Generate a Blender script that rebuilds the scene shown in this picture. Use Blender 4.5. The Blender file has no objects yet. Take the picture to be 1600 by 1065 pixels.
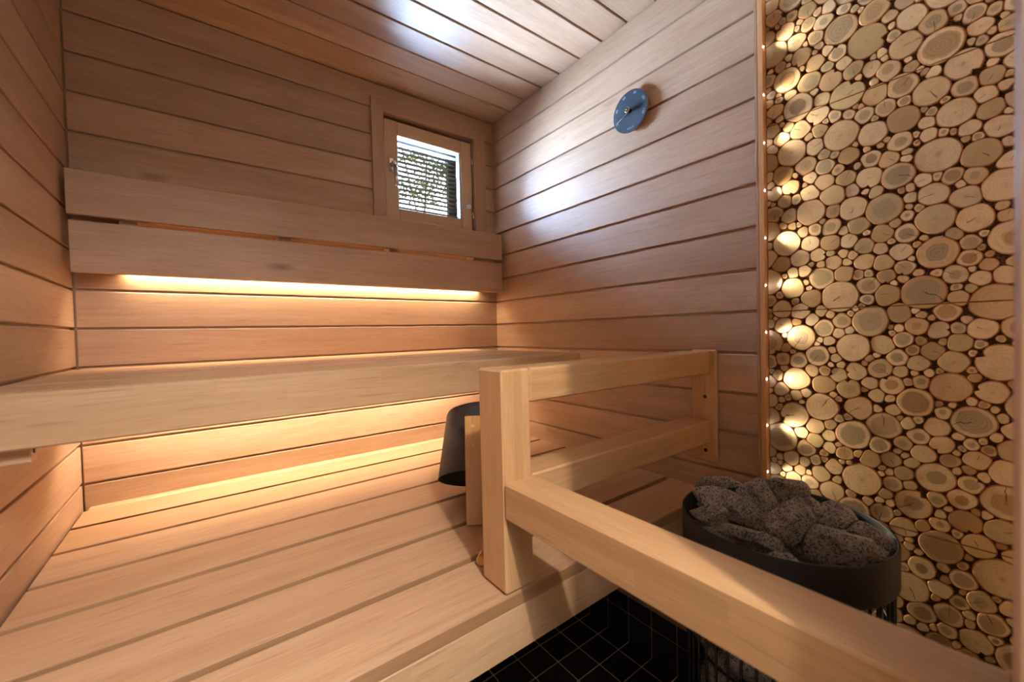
import bpy, bmesh, math, random
import numpy as np
from mathutils import Vector, Matrix, noise as mnoise

random.seed(7)
SC = bpy.context.scene
COL = SC.collection

# ------------------------------------------------------------------ camera
R = Matrix(((0.79712641, -0.60331857, -0.02441693),
            (0.03271483, 0.0027748, 0.99946087),
            (-0.60292555, -0.79749546, 0.02194933)))      # world -> camera
CAMLOC = Vector((0.3143, 0.0, 1.174))
F_PX = 630.95
cam_data = bpy.data.cameras.new('camera')
cam = bpy.data.objects.new('camera', cam_data)
COL.objects.link(cam)
cam.matrix_world = Matrix.Translation(CAMLOC) @ R.transposed().to_4x4()
cam_data.sensor_width = 36.0
cam_data.lens = F_PX / 1600 * 36.0
cam_data.clip_start = 0.01
cam_data.dof.use_dof = True
cam_data.dof.focus_distance = 1.45
cam_data.dof.aperture_fstop = 3.5
SC.camera = cam

# ------------------------------------------------------------------ exposure, sky
SC.view_settings.view_transform = 'Standard'
SC.view_settings.look = 'None'
SC.view_settings.gamma = 1.0
SC.view_settings.use_curve_mapping = False
SC.view_settings.exposure = 0.20

world = bpy.data.worlds.new('overcast_sky')
SC.world = world
world.use_nodes = True
bg = world.node_tree.nodes['Background']
bg.inputs[0].default_value = (0.80, 0.90, 1.0, 1)
bg.inputs[1].default_value = 7.0


def lamp(name, kind, loc, energy, color, rot=None, direction=None, **kw):
    d = bpy.data.lights.new(name, kind)
    d.energy = energy
    d.color = color
    for k, v in kw.items():
        setattr(d, k, v)
    o = bpy.data.objects.new(name, d)
    o.location = loc
    if rot is not None:
        o.rotation_euler = rot
    if direction is not None:
        o.rotation_euler = Vector(direction).to_track_quat('-Z', 'Y').to_euler()
    COL.objects.link(o)
    return o


# window portal guides sky light through the real window opening
po = lamp('window_portal', 'AREA', (1.19, 1.97, 1.92), 1.0, (1, 1, 1), direction=(0, -1, 0),
          shape='RECTANGLE', size=0.42, size_y=0.42)
po.data.cycles.is_portal = True
# bright sky falling in through the small window, and an upward sun added for the ceiling sheen
lamp('bright_sky_light', 'SUN', (0.2, 4.0, 3.0), 460.0, (0.46, 0.68, 1.0), direction=(0.30, -0.88, -0.30), angle=math.radians(130))
lamp('upward_fill_light', 'SUN', (1.6, 4.0, 0.4), 290.0, (0.47, 0.69, 1.0), direction=(-0.12, -0.75, 0.46), angle=math.radians(70))
# ceiling spot of the washroom behind the open doorway
HALL = (0.38, -0.86, 2.36)
lamp('washroom_ceiling_light', 'SPOT', HALL, 118.0, (1.0, 0.87, 0.72), direction=(0.12, 0.56, -1.0),
     spot_size=math.radians(64), spot_blend=0.55, shadow_soft_size=0.025)
lamp('washroom_fill_light', 'AREA', (0.55, -0.9, 2.34), 46.0, (0.96, 0.93, 0.93), direction=(0, 0.1, -1),
     shape='RECTANGLE', size=1.0, size_y=0.7)  # unseen area fill, added to brighten the sauna through the doorway
WARM = (1.0, 0.75, 0.49)
# LED tapes, warm white, in their profiles along the back wall
lamp('backrest_led_light', 'AREA', (0.77, 1.7415, 1.3965), 5.0, WARM, direction=(0, -0.08, -1),
     shape='RECTANGLE', size=1.30, size_y=0.008, spread=math.radians(150))
lamp('backrest_gap_fill', 'AREA', (0.77, 1.7415, 1.406), 1.0, (1.0, 0.62, 0.3), direction=(0, 0, 1),
     shape='RECTANGLE', size=1.30, size_y=0.008)  # added upward lamp, stands in for orange light bouncing up in the board gap
lamp('bench_led_light', 'AREA', (0.70, 1.632, 1.040), 7.2, (1.0, 0.79, 0.56), direction=(0, 0.35, -1),
     shape='RECTANGLE', size=1.26, size_y=0.008, spread=math.radians(165))


# ------------------------------------------------------------------ material helpers
def newmat(name):
    m = bpy.data.materials.new(name)
    m.use_nodes = True
    nt = m.node_tree
    for n in list(nt.nodes):
        nt.nodes.remove(n)
    out = nt.nodes.new('ShaderNodeOutputMaterial')
    b = nt.nodes.new('ShaderNodeBsdfPrincipled')
    nt.links.new(b.outputs[0], out.inputs[0])
    return m, nt, b


class NT:
    def __init__(s, nt):
        s.nt = nt

    def n(s, kind, **kw):
        x = s.nt.nodes.new(kind)
        for k, v in kw.items():
            setattr(x, k, v)
        return x

    def l(s, a, b):
        s.nt.links.new(a, b)

    def val(s, sock, v):
        if hasattr(v, 'is_output') or isinstance(v, bpy.types.NodeSocket):
            s.l(v, sock)
        else:
            sock.default_value = v

    def math(s, op, a, b=0.0, c=0.0, clamp=False):
        x = s.n('ShaderNodeMath', operation=op)
        x.use_clamp = clamp
        s.val(x.inputs[0], a)
        s.val(x.inputs[1], b)
        s.val(x.inputs[2], c)
        return x.outputs[0]

    def mix(s, f, a, b, mode='MIX'):
        x = s.n('ShaderNodeMix', data_type='RGBA', blend_type=mode)
        s.val(x.inputs[0], f)
        s.val(x.inputs[6], a)
        s.val(x.inputs[7], b)
        return x.outputs[2]

    def scale(s, v, xyz):
        x = s.n('ShaderNodeVectorMath', operation='MULTIPLY')
        s.l(v, x.inputs[0])
        x.inputs[1].default_value = xyz
        return x.outputs[0]

    def noise(s, v, scale=1.0, detail=2.0, rough=0.5, dist=0.0):
        x = s.n('ShaderNodeTexNoise')
        s.l(v, x.inputs['Vector'])
        x.inputs['Scale'].default_value = scale
        x.inputs['Detail'].default_value = detail
        x.inputs['Roughness'].default_value = rough
        x.inputs['Distortion'].default_value = dist
        return x.outputs['Fac']

    def ramp(s, f, stops):
        x = s.n('ShaderNodeValToRGB')
        s.l(f, x.inputs[0])
        e = x.color_ramp.elements
        while len(e) < len(stops):
            e.new(0.5)
        for i, (p, c) in enumerate(stops):
            e[i].position = p
            e[i].color = (c, c, c, 1) if not hasattr(c, '__len__') else (*c, 1)
        return x.outputs[0]

    def bump(s, h, strength, dist, b):
        x = s.n('ShaderNodeBump')
        x.inputs['Strength'].default_value = strength
        x.inputs['Distance'].default_value = dist
        s.l(h, x.inputs['Height'])
        s.l(x.outputs[0], b.inputs['Normal'])


def wood(name, light, dark, var=0.35, rough=0.45, fleck=0.5, lam=False, knots=True, cc=0.0):
    """planed wood: grain runs along UV.x (metres)"""
    m, nt, b = newmat(name)
    N = NT(nt)
    uv = N.n('ShaderNodeUVMap').outputs[0]
    at = N.n('ShaderNodeAttribute', attribute_name='tint')
    tint = at.outputs['Fac']
    warp = N.n('ShaderNodeTexNoise')
    N.l(N.scale(uv, (2.2, 6.0, 1)), warp.inputs['Vector'])
    warp.inputs['Scale'].default_value = 1.0
    wv = N.n('ShaderNodeVectorMath', operation='MULTIPLY_ADD')
    N.l(warp.outputs['Color'], wv.inputs[0])
    wv.inputs[1].default_value = (0.0, 0.035, 0.0)
    N.l(uv, wv.inputs[2])
    v = wv.outputs[0]
    broad = N.noise(N.scale(v, (1.3, 13, 1)), 1.0, 3.0, 0.55, 0.6)
    streak = N.noise(N.scale(v, (3.5, 110, 1)), 1.0, 3.0, 0.6)
    fine = N.noise(N.scale(v, (16, 420, 1)), 1.0, 2.0, 0.6)
    cloud = N.noise(N.scale(uv, (3.0, 7, 1)), 1.0, 2.0, 0.5)
    f = N.math('ADD', N.math('MULTIPLY', broad, 0.65), N.math('MULTIPLY', streak, 0.45))
    f = N.math('ADD', f, N.math('MULTIPLY', cloud, 0.35))
    f = N.ramp(f, [(0.48, 0.0), (0.98, 1.0)])
    col = N.mix(f, (*light, 1), (*dark, 1))
    # thin dark flecks of the grain
    fl = N.ramp(N.noise(N.scale(v, (9, 150, 1)), 1.0, 1.0, 0.4), [(0.64, 0.0), (0.74, 1.0)])
    col = N.mix(N.math('MULTIPLY', fl, fleck), col, tuple(c * 0.45 for c in dark) + (1,))
    pore = N.ramp(fine, [(0.35, 0.0), (0.75, 1.0)])
    col = N.mix(N.math('MULTIPLY', pore, 0.36), col, tuple(c * 0.7 for c in dark) + (1,))
    if knots:
        vo = N.n('ShaderNodeTexVoronoi')
        N.l(N.scale(uv, (2.3, 7.5, 1)), vo.inputs['Vector'])
        vo.inputs['Scale'].default_value = 1.0
        kn = N.ramp(vo.outputs['Distance'], [(0.0, 1.0), (0.045, 0.55), (0.13, 0.0)])
        sel = N.n('ShaderNodeSeparateColor')
        N.l(vo.outputs['Color'], sel.inputs[0])
        on = N.math('GREATER_THAN', sel.outputs[0], 0.72)
        col = N.mix(N.math('MULTIPLY', kn, on), col, tuple(c * 0.35 for c in dark) + (1,))
    if lam:
        sep = N.n('ShaderNodeSeparateXYZ')
        N.l(uv, sep.inputs[0])
        cell = N.math('FLOOR', N.math('MULTIPLY', sep.outputs[1], 46.0))
        wn = N.n('ShaderNodeTexWhiteNoise', noise_dimensions='2D')
        cb = N.n('ShaderNodeCombineXYZ')
        N.l(cell, cb.inputs[0])
        N.l(N.math('FLOOR', N.math('ADD', N.math('MULTIPLY', sep.outputs[0], 3.1), N.math('MULTIPLY', cell, 0.37))), cb.inputs[1])
        N.l(cb.outputs[0], wn.inputs['Vector'])
        col = N.mix(N.math('MULTIPLY', wn.outputs['Value'], 0.30), col, tuple(c * 0.75 for c in dark) + (1,))
    tv = N.math('ADD', N.math('MULTIPLY', tint, var), 1.0 - var * 0.5)
    cc3 = N.n('ShaderNodeCombineXYZ')
    N.l(tv, cc3.inputs[0])
    N.l(N.math('POWER', tv, 1.15), cc3.inputs[1])
    N.l(N.math('POWER', tv, 1.35), cc3.inputs[2])
    col = N.mix(1.0, col, cc3.outputs[0], 'MULTIPLY')
    N.l(col, b.inputs['Base Color'])
    b.inputs['Roughness'].default_value = rough
    b.inputs['Specular IOR Level'].default_value = 0.5
    if cc:
        b.inputs['Coat Weight'].default_value = cc
        b.inputs['Coat Roughness'].default_value = 0.22
    N.bump(N.math('ADD', streak, N.math('MULTIPLY', fine, 0.6)), 0.22, 0.0012, b)
    return m


def plain(name, col, rough=0.5, metal=0.0, noise_amt=0.0, nscale=40, bump=0.0, spec=0.5, emis=None, estr=0.0):
    m, nt, b = newmat(name)
    N = NT(nt)
    b.inputs['Base Color'].default_value = (*col, 1)
    b.inputs['Roughness'].default_value = rough
    b.inputs['Metallic'].default_value = metal
    b.inputs['Specular IOR Level'].default_value = spec
    tc = N.n('ShaderNodeTexCoord').outputs['Object']
    if noise_amt:
        f = N.noise(tc, nscale, 4.0, 0.6)
        N.l(N.mix(f, tuple(max(0, c * (1 - noise_amt)) for c in col) + (1,), tuple(min(1, c * (1 + noise_amt)) for c in col) + (1,)), b.inputs['Base Color'])
    if bump:
        N.bump(N.noise(tc, nscale * 2, 3.0, 0.6), bump, 0.002, b)
    if emis:
        b.inputs['Emission Color'].default_value = (*emis, 1)
        b.inputs['Emission Strength'].default_value = estr
    return m


M = {}
M['wall'] = wood('alder_wall_boards', (0.60, 0.41, 0.275), (0.43, 0.255, 0.15), var=0.30, rough=0.45, fleck=0.28)
M['ceil'] = wood('alder_ceiling_boards', (0.60, 0.41, 0.275), (0.43, 0.255, 0.15), var=0.26, rough=0.40, fleck=0.22)
M['bench'] = wood('alder_bench_boards', (0.68, 0.46, 0.29), (0.46, 0.27, 0.145), var=0.16, rough=0.42, fleck=0.38, knots=False)
M['edge'] = wood('alder_gap_shade', (0.45, 0.265, 0.135), (0.32, 0.17, 0.08), var=0.16, rough=0.5, fleck=0.3, knots=False)  # slat sides: shade of the gaps put into a darker wood colour
M['lam'] = wood('laminated_alder', (0.68, 0.46, 0.27), (0.52, 0.32, 0.17), var=0.12, rough=0.40, fleck=0.40, lam=True, knots=False)
M['rail'] = wood('laminated_rail_wood', (0.74, 0.47, 0.25), (0.52, 0.30, 0.135), var=0.10, rough=0.38, fleck=0.28, lam=True, knots=False)
M['casing'] = wood('casing_wood', (0.54, 0.34, 0.22), (0.42, 0.24, 0.14), var=0.1, rough=0.4, fleck=0.2, knots=False)
M['sash'] = wood('pine_sash_wood', (0.66, 0.46, 0.27), (0.52, 0.33, 0.18), var=0.1, rough=0.38, fleck=0.12, knots=False)
M['bamboo'] = wood('bamboo', (0.70, 0.39, 0.13), (0.50, 0.25, 0.07), var=0.1, rough=0.25, fleck=0.3, lam=True, knots=False, cc=0.5)
M['trim'] = wood('trim_wood', (0.72, 0.40, 0.17), (0.58, 0.29, 0.11), var=0.1, rough=0.45, fleck=0.25, knots=False)
M['jamb'] = wood('jamb_wood', (0.50, 0.32, 0.20), (0.40, 0.24, 0.14), var=0.1, rough=0.45, fleck=0.15, knots=False)
M['black_metal'] = plain('black_painted_steel', (0.016, 0.016, 0.018), 0.55, 0.0, 0.25, 300, 0.15)
M['rod'] = plain('dark_steel_rod', (0.035, 0.033, 0.035), 0.35, 0.6)
M['bucket'] = plain('black_powder_coat', (0.035, 0.037, 0.040), 0.50, 0.0, 0.2, 500, 0.25)
M['disc'] = plain('dark_blue_grey_dial', (0.012, 0.028, 0.046), 0.6, 0.0, 0.12, 400, 0.1)
M['mark'] = plain('pale_print', (0.36, 0.44, 0.50), 0.5)
M['white'] = plain('white_plastic', (0.78, 0.78, 0.76), 0.35)
M['bead'] = plain('pale_grey_bead', (0.10, 0.11, 0.12), 0.6)
M['chrome'] = plain('chrome', (0.75, 0.75, 0.77), 0.16, 1.0)
M['brass'] = plain('brass', (0.75, 0.52, 0.2), 0.25, 1.0)
M['alu'] = plain('aluminium_profile', (0.6, 0.6, 0.6), 0.35, 1.0)
M['led'] = plain('led_diffuser', (1, 0.9, 0.7), 0.5, emis=(1.0, 0.62, 0.30), estr=16.0)
M['pin'] = plain('cool_led_pin', (1, 1, 1), 0.3, emis=(0.85, 0.9, 1.0), estr=60.0)
M['slat'] = plain('bronze_blind_slat', (0.0060, 0.0042, 0.0026), 0.8, 0.0, spec=0.0)
M['dark'] = plain('dark_brown_reveal', (0.0022, 0.0016, 0.001), 0.9, spec=0.0)
M['screw'] = plain('dark_screw', (0.05, 0.04, 0.03), 0.4, 0.5)
M['screen_wall'] = plain('washroom_plaster', (0.72, 0.66, 0.58), 0.8)
M['leaf'] = plain('olive_leaf', (0.022, 0.020, 0.004), 1.0, spec=0.0)
M['bark'] = plain('tree_bark', (0.02, 0.014, 0.01), 0.9, 0, 0.3, 20, spec=0.0)
M['slate'] = plain('stove_inner_steel', (0.02, 0.02, 0.02), 0.5)

# glass
m, nt, b = newmat('window_glass')
for n in list(nt.nodes):
    if n.type == 'BSDF_PRINCIPLED':
        nt.nodes.remove(n)
gN = NT(nt)
tr = gN.n('ShaderNodeBsdfTransparent')
gl = gN.n('ShaderNodeBsdfGlossy')
gl.inputs['Roughness'].default_value = 0.02
lw = gN.n('ShaderNodeFresnel')
mx = gN.n('ShaderNodeMixShader')
gN.l(gN.math('MULTIPLY', lw.outputs[0], 0.8), mx.inputs[0])
gN.l(tr.outputs[0], mx.inputs[1])
gN.l(gl.outputs[0], mx.inputs[2])
gN.l(mx.outputs[0], [n for n in nt.nodes if n.type == 'OUTPUT_MATERIAL'][0].inputs[0])
M['glass'] = m

# black floor / wall tiles and grout
m, nt, b = newmat('black_ceramic_tile')
N = NT(nt)
tc = N.n('ShaderNodeTexCoord').outputs['Object']
f = N.noise(tc, 260, 3, 0.7)
N.l(N.ramp(f, [(0.42, (0.010, 0.010, 0.013)), (0.72, (0.060, 0.052, 0.066))]), b.inputs['Base Color'])
b.inputs['Roughness'].default_value = 0.42
N.bump(f, 0.3, 0.001, b)
M['tile'] = m
M['grout'] = plain('brown_grout', (0.62, 0.52, 0.46), 0.85, 0, 0.2, 80)

# granite stones
m, nt, b = newmat('granite_sauna_stone')
N = NT(nt)
tc = N.n('ShaderNodeTexCoord').outputs['Object']
oi = N.n('ShaderNodeObjectInfo').outputs['Random']
big = N.noise(tc, 22, 4, 0.65)
sp = N.n('ShaderNodeTexVoronoi')
N.l(tc, sp.inputs['Vector'])
sp.inputs['Scale'].default_value = 420
sc_ = N.n('ShaderNodeSeparateColor')
N.l(sp.outputs['Color'], sc_.inputs[0])
c = N.ramp(big, [(0.3, (0.13, 0.13, 0.135)), (0.7, (0.44, 0.44, 0.445))])
c = N.mix(N.math('MULTIPLY', N.math('GREATER_THAN', sc_.outputs[0], 0.80), 0.65), c, (0.50, 0.45, 0.39, 1))
c = N.mix(N.math('MULTIPLY', N.math('LESS_THAN', sc_.outputs[1], 0.25), 0.8), c, (0.012, 0.012, 0.013, 1))
rust = N.ramp(N.noise(tc, 9, 3, 0.6), [(0.58, 0.0), (0.75, 1.0)])
c = N.mix(N.math('MULTIPLY', rust, 0.18), c, (0.20, 0.12, 0.07, 1))
N.l(c, b.inputs['Base Color'])
b.inputs['Roughness'].default_value = 0.6
N.bump(N.math('ADD', N.noise(tc, 90, 6, 0.7), N.math('MULTIPLY', big, 0.8)), 0.7, 0.004, b)
M['stone'] = m

# wood slices: UV = position in slice radii, colour attribute = (hue, heart, crack angle)
m, nt, b = newmat('juniper_slice_face')
N = NT(nt)
uv = N.n('ShaderNodeUVMap').outputs[0]
at = N.n('ShaderNodeAttribute', attribute_name='tint')
sc3 = N.n('ShaderNodeSeparateColor')
N.l(at.outputs['Color'], sc3.inputs[0])
tcO = N.n('ShaderNodeTexCoord').outputs['Object']
w1 = N.noise(tcO, 34, 2, 0.5)
sx = N.n('ShaderNodeSeparateXYZ')
N.l(uv, sx.inputs[0])
ln = N.math('SQRT', N.math('ADD', N.math('MULTIPLY', sx.outputs[0], sx.outputs[0]), N.math('MULTIPLY', sx.outputs[1], sx.outputs[1])))
lnw = N.math('ADD', ln, N.math('MULTIPLY', N.math('SUBTRACT', w1, 0.5), 0.55))
ring = N.math('MULTIPLY', N.math('ADD', N.math('SINE', N.math('MULTIPLY', lnw, N.math('ADD', 26.0, N.math('MULTIPLY', sc3.outputs[0], 22.0)))), 1.0), 0.5)
base = N.ramp(sc3.outputs[0], [(0.0, (0.50, 0.33, 0.15)), (0.35, (0.70, 0.51, 0.28)), (0.65, (0.56, 0.42, 0.23)), (0.85, (0.42, 0.31, 0.14)), (1.0, (0.38, 0.22, 0.08))])
col = N.mix(N.math('MULTIPLY', ring, 0.20), base, (0.33, 0.20, 0.09, 1))
heart = N.math('LESS_THAN', lnw, N.math('MULTIPLY', sc3.outputs[1], 0.62))
hcol = N.ramp(sc3.outputs[2], [(0.0, (0.30, 0.22, 0.11)), (0.5, (0.36, 0.27, 0.15)), (0.8, (0.42, 0.25, 0.10)), (1.0, (0.24, 0.13, 0.05))])
hsel = N.math('MULTIPLY', heart, N.math('GREATER_THAN', sc3.outputs[1], 0.45))
hm = N.ramp(N.math('SUBTRACT', N.math('MULTIPLY', sc3.outputs[1], 0.9), lnw), [(0.0, 0.0), (0.12, 1.0)])
hm = N.math('MULTIPLY', hm, N.math('GREATER_THAN', sc3.outputs[1], 0.62))
col = N.mix(N.math('MULTIPLY', hm, 0.88), col, N.mix(N.math('MULTIPLY', ring, 0.35), hcol, (0.12, 0.07, 0.03, 1)))
pith = N.ramp(lnw, [(0.0, 1.0), (0.16, 0.0)])
col = N.mix(N.math('MULTIPLY', pith, 0.45), col, (0.30, 0.15, 0.05, 1))
blot = N.ramp(N.noise(tcO, 55, 4, 0.65), [(0.45, 0.0), (0.72, 1.0)])
col = N.mix(N.math('MULTIPLY', blot, 0.40), col, (0.30, 0.21, 0.11, 1))
# radial drying crack
ang = N.math('ARCTAN2', sx.outputs[1], sx.outputs[0])
aw = N.math('ADD', ang, N.math('MULTIPLY', N.math('SUBTRACT', N.noise(tcO, 120, 1, 0.5), 0.5), 0.5))
da = N.math('ABSOLUTE', N.math('SUBTRACT', aw, N.math('MULTIPLY', N.math('SUBTRACT', sc3.outputs[2], 0.5), 6.0)))
cw = N.math('LESS_THAN', N.math('MULTIPLY', da, N.math('MAXIMUM', ln, 0.12)), 0.030)
cw = N.math('MULTIPLY', cw, N.math('GREATER_THAN', N.math('FRACT', N.math('MULTIPLY', sc3.outputs[2], 17.0)), 0.62))
cw = N.math('MULTIPLY', cw, N.math('LESS_THAN', ln, N.math('ADD', 0.35, sc3.outputs[1])))
col = N.mix(N.math('MULTIPLY', cw, 0.85), col, (0.05, 0.025, 0.012, 1))
N.l(col, b.inputs['Base Color'])
b.inputs['Roughness'].default_value = 0.55
N.bump(N.math('ADD', N.math('MULTIPLY', ring, 0.3), N.noise(tcO, 300, 3, 0.6)), 0.25, 0.001, b)
M['slice'] = m
M['slice_bark'] = plain('slice_bark', (0.34, 0.15, 0.055), 0.8, 0, 0.5, 220, 0.4)
m, nt, b = newmat('bark_crumb_backing')
N = NT(nt)
tc = N.n('ShaderNodeTexCoord').outputs['Object']
f = N.noise(tc, 420, 5, 0.8)
N.l(N.ramp(f, [(0.40, (0.02, 0.009, 0.004)), (0.55, (0.10, 0.038, 0.012)), (0.66, (0.50, 0.24, 0.08))]), b.inputs['Base Color'])
b.inputs['Roughness'].default_value = 0.9
N.bump(f, 1.0, 0.004, b)
M['crumb'] = m


# ------------------------------------------------------------------ geometry helpers
ORG = {}


def tag(o, label=None, cat=None, group=None, kind=None):
    if label: o['label'] = label
    if cat: o['category'] = cat
    if group: o['group'] = group
    if kind: o['kind'] = kind
    return o


def thing(name, loc, label=None, cat=None, group=None, kind=None):
    o = bpy.data.objects.new(name, None)
    o.empty_display_size = 0.05
    o.location = loc
    COL.objects.link(o)
    ORG[o] = Vector(loc)
    return tag(o, label, cat, group, kind)


class MB:
    """collects faces with UVs and tints; builds ONE mesh object"""
    def __init__(s):
        s.v = []; s.f = []; s.uv = []; s.t = []; s.mi = []; s.smooth = []

    def poly(s, pts, uvs=None, tint=(.5, .5, .5), mi=0, smooth=False):
        i = len(s.v)
        s.v += [tuple(p) for p in pts]
        s.f.append(tuple(range(i, i + len(pts))))
        s.uv.append(uvs or [(0, 0)] * len(pts))
        s.t.append(tint); s.mi.append(mi); s.smooth.append(smooth)

    def box(s, x0, x1, y0, y1, z0, z1, ch=0.0015, grain='x', tint=None, mi=0, M4=None, side=None):
        lo = (min(x0, x1), min(y0, y1), min(z0, z1)); hi = (max(x0, x1), max(y0, y1), max(z0, z1))
        g = 'xyz'.index(grain)
        t = random.random() if tint is None else tint
        ou, ov = random.uniform(0, 40), random.uniform(0, 40)
        ch = min(ch, 0.45 * min(hi[k] - lo[k] for k in range(3)))
        base = len(s.v)
        idx = {}
        for cx in (0, 1):
            for cy in (0, 1):
                for cz in (0, 1):
                    c = (cx, cy, cz)
                    for ax in range(3):
                        p = []
                        for k in range(3):
                            e = hi[k] if c[k] else lo[k]
                            if k != ax:
                                e += -ch if c[k] else ch
                            p.append(e)
                        idx[(c, ax)] = len(s.v)
                        s.v.append(tuple(p))

        def uvp(p, ax):
            others = [k for k in range(3) if k != ax]
            if ax == g:
                return (ou + p[others[0]] * 0.2, ov + p[others[1]])
            o = [k for k in others if k != g][0]
            return (ou + p[g], ov + p[o] + (0.13 * ax))

        def face(keys, ax):
            ids = [idx[k] for k in keys]
            c = sum((Vector(s.v[i]) for i in ids), Vector()) / len(ids)
            mid = Vector([(lo[k] + hi[k]) / 2 for k in range(3)])
            a, b_, d = (Vector(s.v[ids[0]]), Vector(s.v[ids[1]]), Vector(s.v[ids[2]]))
            if (b_ - a).cross(d - a).dot(c - mid) < 0:
                ids.reverse()
            s.f.append(tuple(ids))
            s.uv.append([uvp(s.v[i], ax) for i in ids])
            s.t.append((t, t, t)); s.mi.append(side[1] if side and side[0] == ax else mi); s.smooth.append(False)

        for ax in range(3):
            o1, o2 = [k for k in range(3) if k != ax]
            for sd in (0, 1):
                ks = []
                for a, b_ in ((0, 0), (1, 0), (1, 1), (0, 1)):
                    c = [0, 0, 0]; c[ax] = sd; c[o1] = a; c[o2] = b_
                    ks.append((tuple(c), ax))
                face(ks, ax)
            # edges running along ax
            for a in (0, 1):
                for b_ in (0, 1):
                    c0 = [0, 0, 0]; c0[o1] = a; c0[o2] = b_
                    c1 = list(c0); c1[ax] = 1
                    c0 = tuple(c0); c1 = tuple(c1)
                    face([(c0, o1), (c1, o1), (c1, o2), (c0, o2)], o1)
        for cx in (0, 1):
            for cy in (0, 1):
                for cz in (0, 1):
                    c = (cx, cy, cz)
                    face([(c, 0), (c, 1), (c, 2)], 2)
        if M4 is not None:
            for i in range(base, len(s.v)):
                s.v[i] = tuple(M4 @ Vector(s.v[i]))
        return s

    def lathe(s, prof, seg=32, axis='z', c=(0, 0, 0), M4=None, smooth=True, mi=0, closed=False, tint=.5):
        """prof: list of (r, h) along axis"""
        pts = []
        for r, h in prof:
            ringp = []
            for k in range(seg):
                a = 2 * math.pi * k / seg
                u, v = r * math.cos(a), r * math.sin(a)
                p = {'z': (u, v, h), 'y': (u, h, v), 'x': (h, u, v)}[axis]
                p = Vector(p) + Vector(c)
                if M4 is not None: p = M4 @ p
                ringp.append(tuple(p))
            pts.append(ringp)
        base = len(s.v)
        for rg in pts: s.v += rg
        n = len(prof)
        for j in range(n - 1):
            for k in range(seg):
                k2 = (k + 1) % seg
                q = (base + j * seg + k, base + j * seg + k2, base + (j + 1) * seg + k2, base + (j + 1) * seg + k)
                s.f.append(q)
                s.uv.append([(prof[j][1], k * .01), (prof[j][1], k * .01 + .01), (prof[j + 1][1], k * .01 + .01), (prof[j + 1][1], k * .01)])
                s.t.append((tint,) * 3); s.mi.append(mi); s.smooth.append(smooth)
        for j, rev in ((0, True), (n - 1, False)):
            if prof[j][0] > 1e-6 and not closed:
                ids = [base + j * seg + k for k in range(seg)]
                if rev: ids.reverse()
                s.f.append(tuple(ids))
                s.uv.append([(s.v[i][0], s.v[i][1]) for i in ids])
                s.t.append((tint,) * 3); s.mi.append(mi); s.smooth.append(False)
        return s

    def tube(s, p0, p1, r, seg=10, mi=0):
        p0 = Vector(p0); p1 = Vector(p1)
        d = p1 - p0
        q = d.to_track_quat('Z', 'Y').to_matrix().to_4x4()
        M4 = Matrix.Translation(p0) @ q
        return s.lathe([(r, 0), (r, d.length)], seg, 'z', M4=M4, mi=mi)

    def build(s, name, mats, parent=None, origin=None):
        if not isinstance(mats, (list, tuple)): mats = [mats]
        vs = np.array(s.v, dtype=float)
        if parent is not None:
            org = ORG[parent]
        elif origin is not None:
            org = Vector(origin)
        else:
            mn, mxx = vs.min(0), vs.max(0)
            org = Vector(((mn[0] + mxx[0]) / 2, (mn[1] + mxx[1]) / 2, mn[2]))
        vs = vs - np.array(org)
        me = bpy.data.meshes.new(name)
        me.from_pydata(vs.tolist(), [], s.f)
        uvl = me.uv_layers.new(name='UVMap')
        flat = [c for fu in s.uv for u in fu for c in u]
        uvl.data.foreach_set('uv', flat)
        ca = me.color_attributes.new('tint', 'FLOAT_COLOR', 'CORNER')
        cf = []
        for fu, t in zip(s.uv, s.t):
            cf += [t[0], t[1], t[2], 1.0] * len(fu)
        ca.data.foreach_set('color', cf)
        for mm in mats: me.materials.append(mm)
        me.polygons.foreach_set('material_index', s.mi)
        me.polygons.foreach_set('use_smooth', s.smooth)
        me.update()
        o = bpy.data.objects.new(name, me)
        COL.objects.link(o)
        if parent is not None:
            o.parent = parent
            ORG[o] = org            # children keep their thing's origin
        else:
            o.location = org
            ORG[o] = org
        return o


def structure(o):
    o['kind'] = 'structure'
    return o


# ------------------------------------------------------------------ room shell
W, D, H = 1.544, 1.755, 2.268          # right wall, back wall, ceiling
PITCH, GAP = 0.1178, 0.0075
seams = [2.158 - PITCH * k for k in range(0, 19)]      # seam centres going down
rows = [(2.158, H)] + [(seams[k + 1], seams[k]) for k in range(17)]
rows = [r for r in rows if r[1] > 0.18]
WO = (0.955, 1.425, 1.652, 2.150)       # window opening x0 x1 z0 z1


def wallrows(mb, fn, zmin):
    for z0, z1 in rows:
        a = max(z0 + GAP / 2, zmin); b_ = z1 - GAP / 2
        if z1 == H: b_ = H - 0.004
        if b_ - a > 0.01: fn(mb, a, b_)


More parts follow.
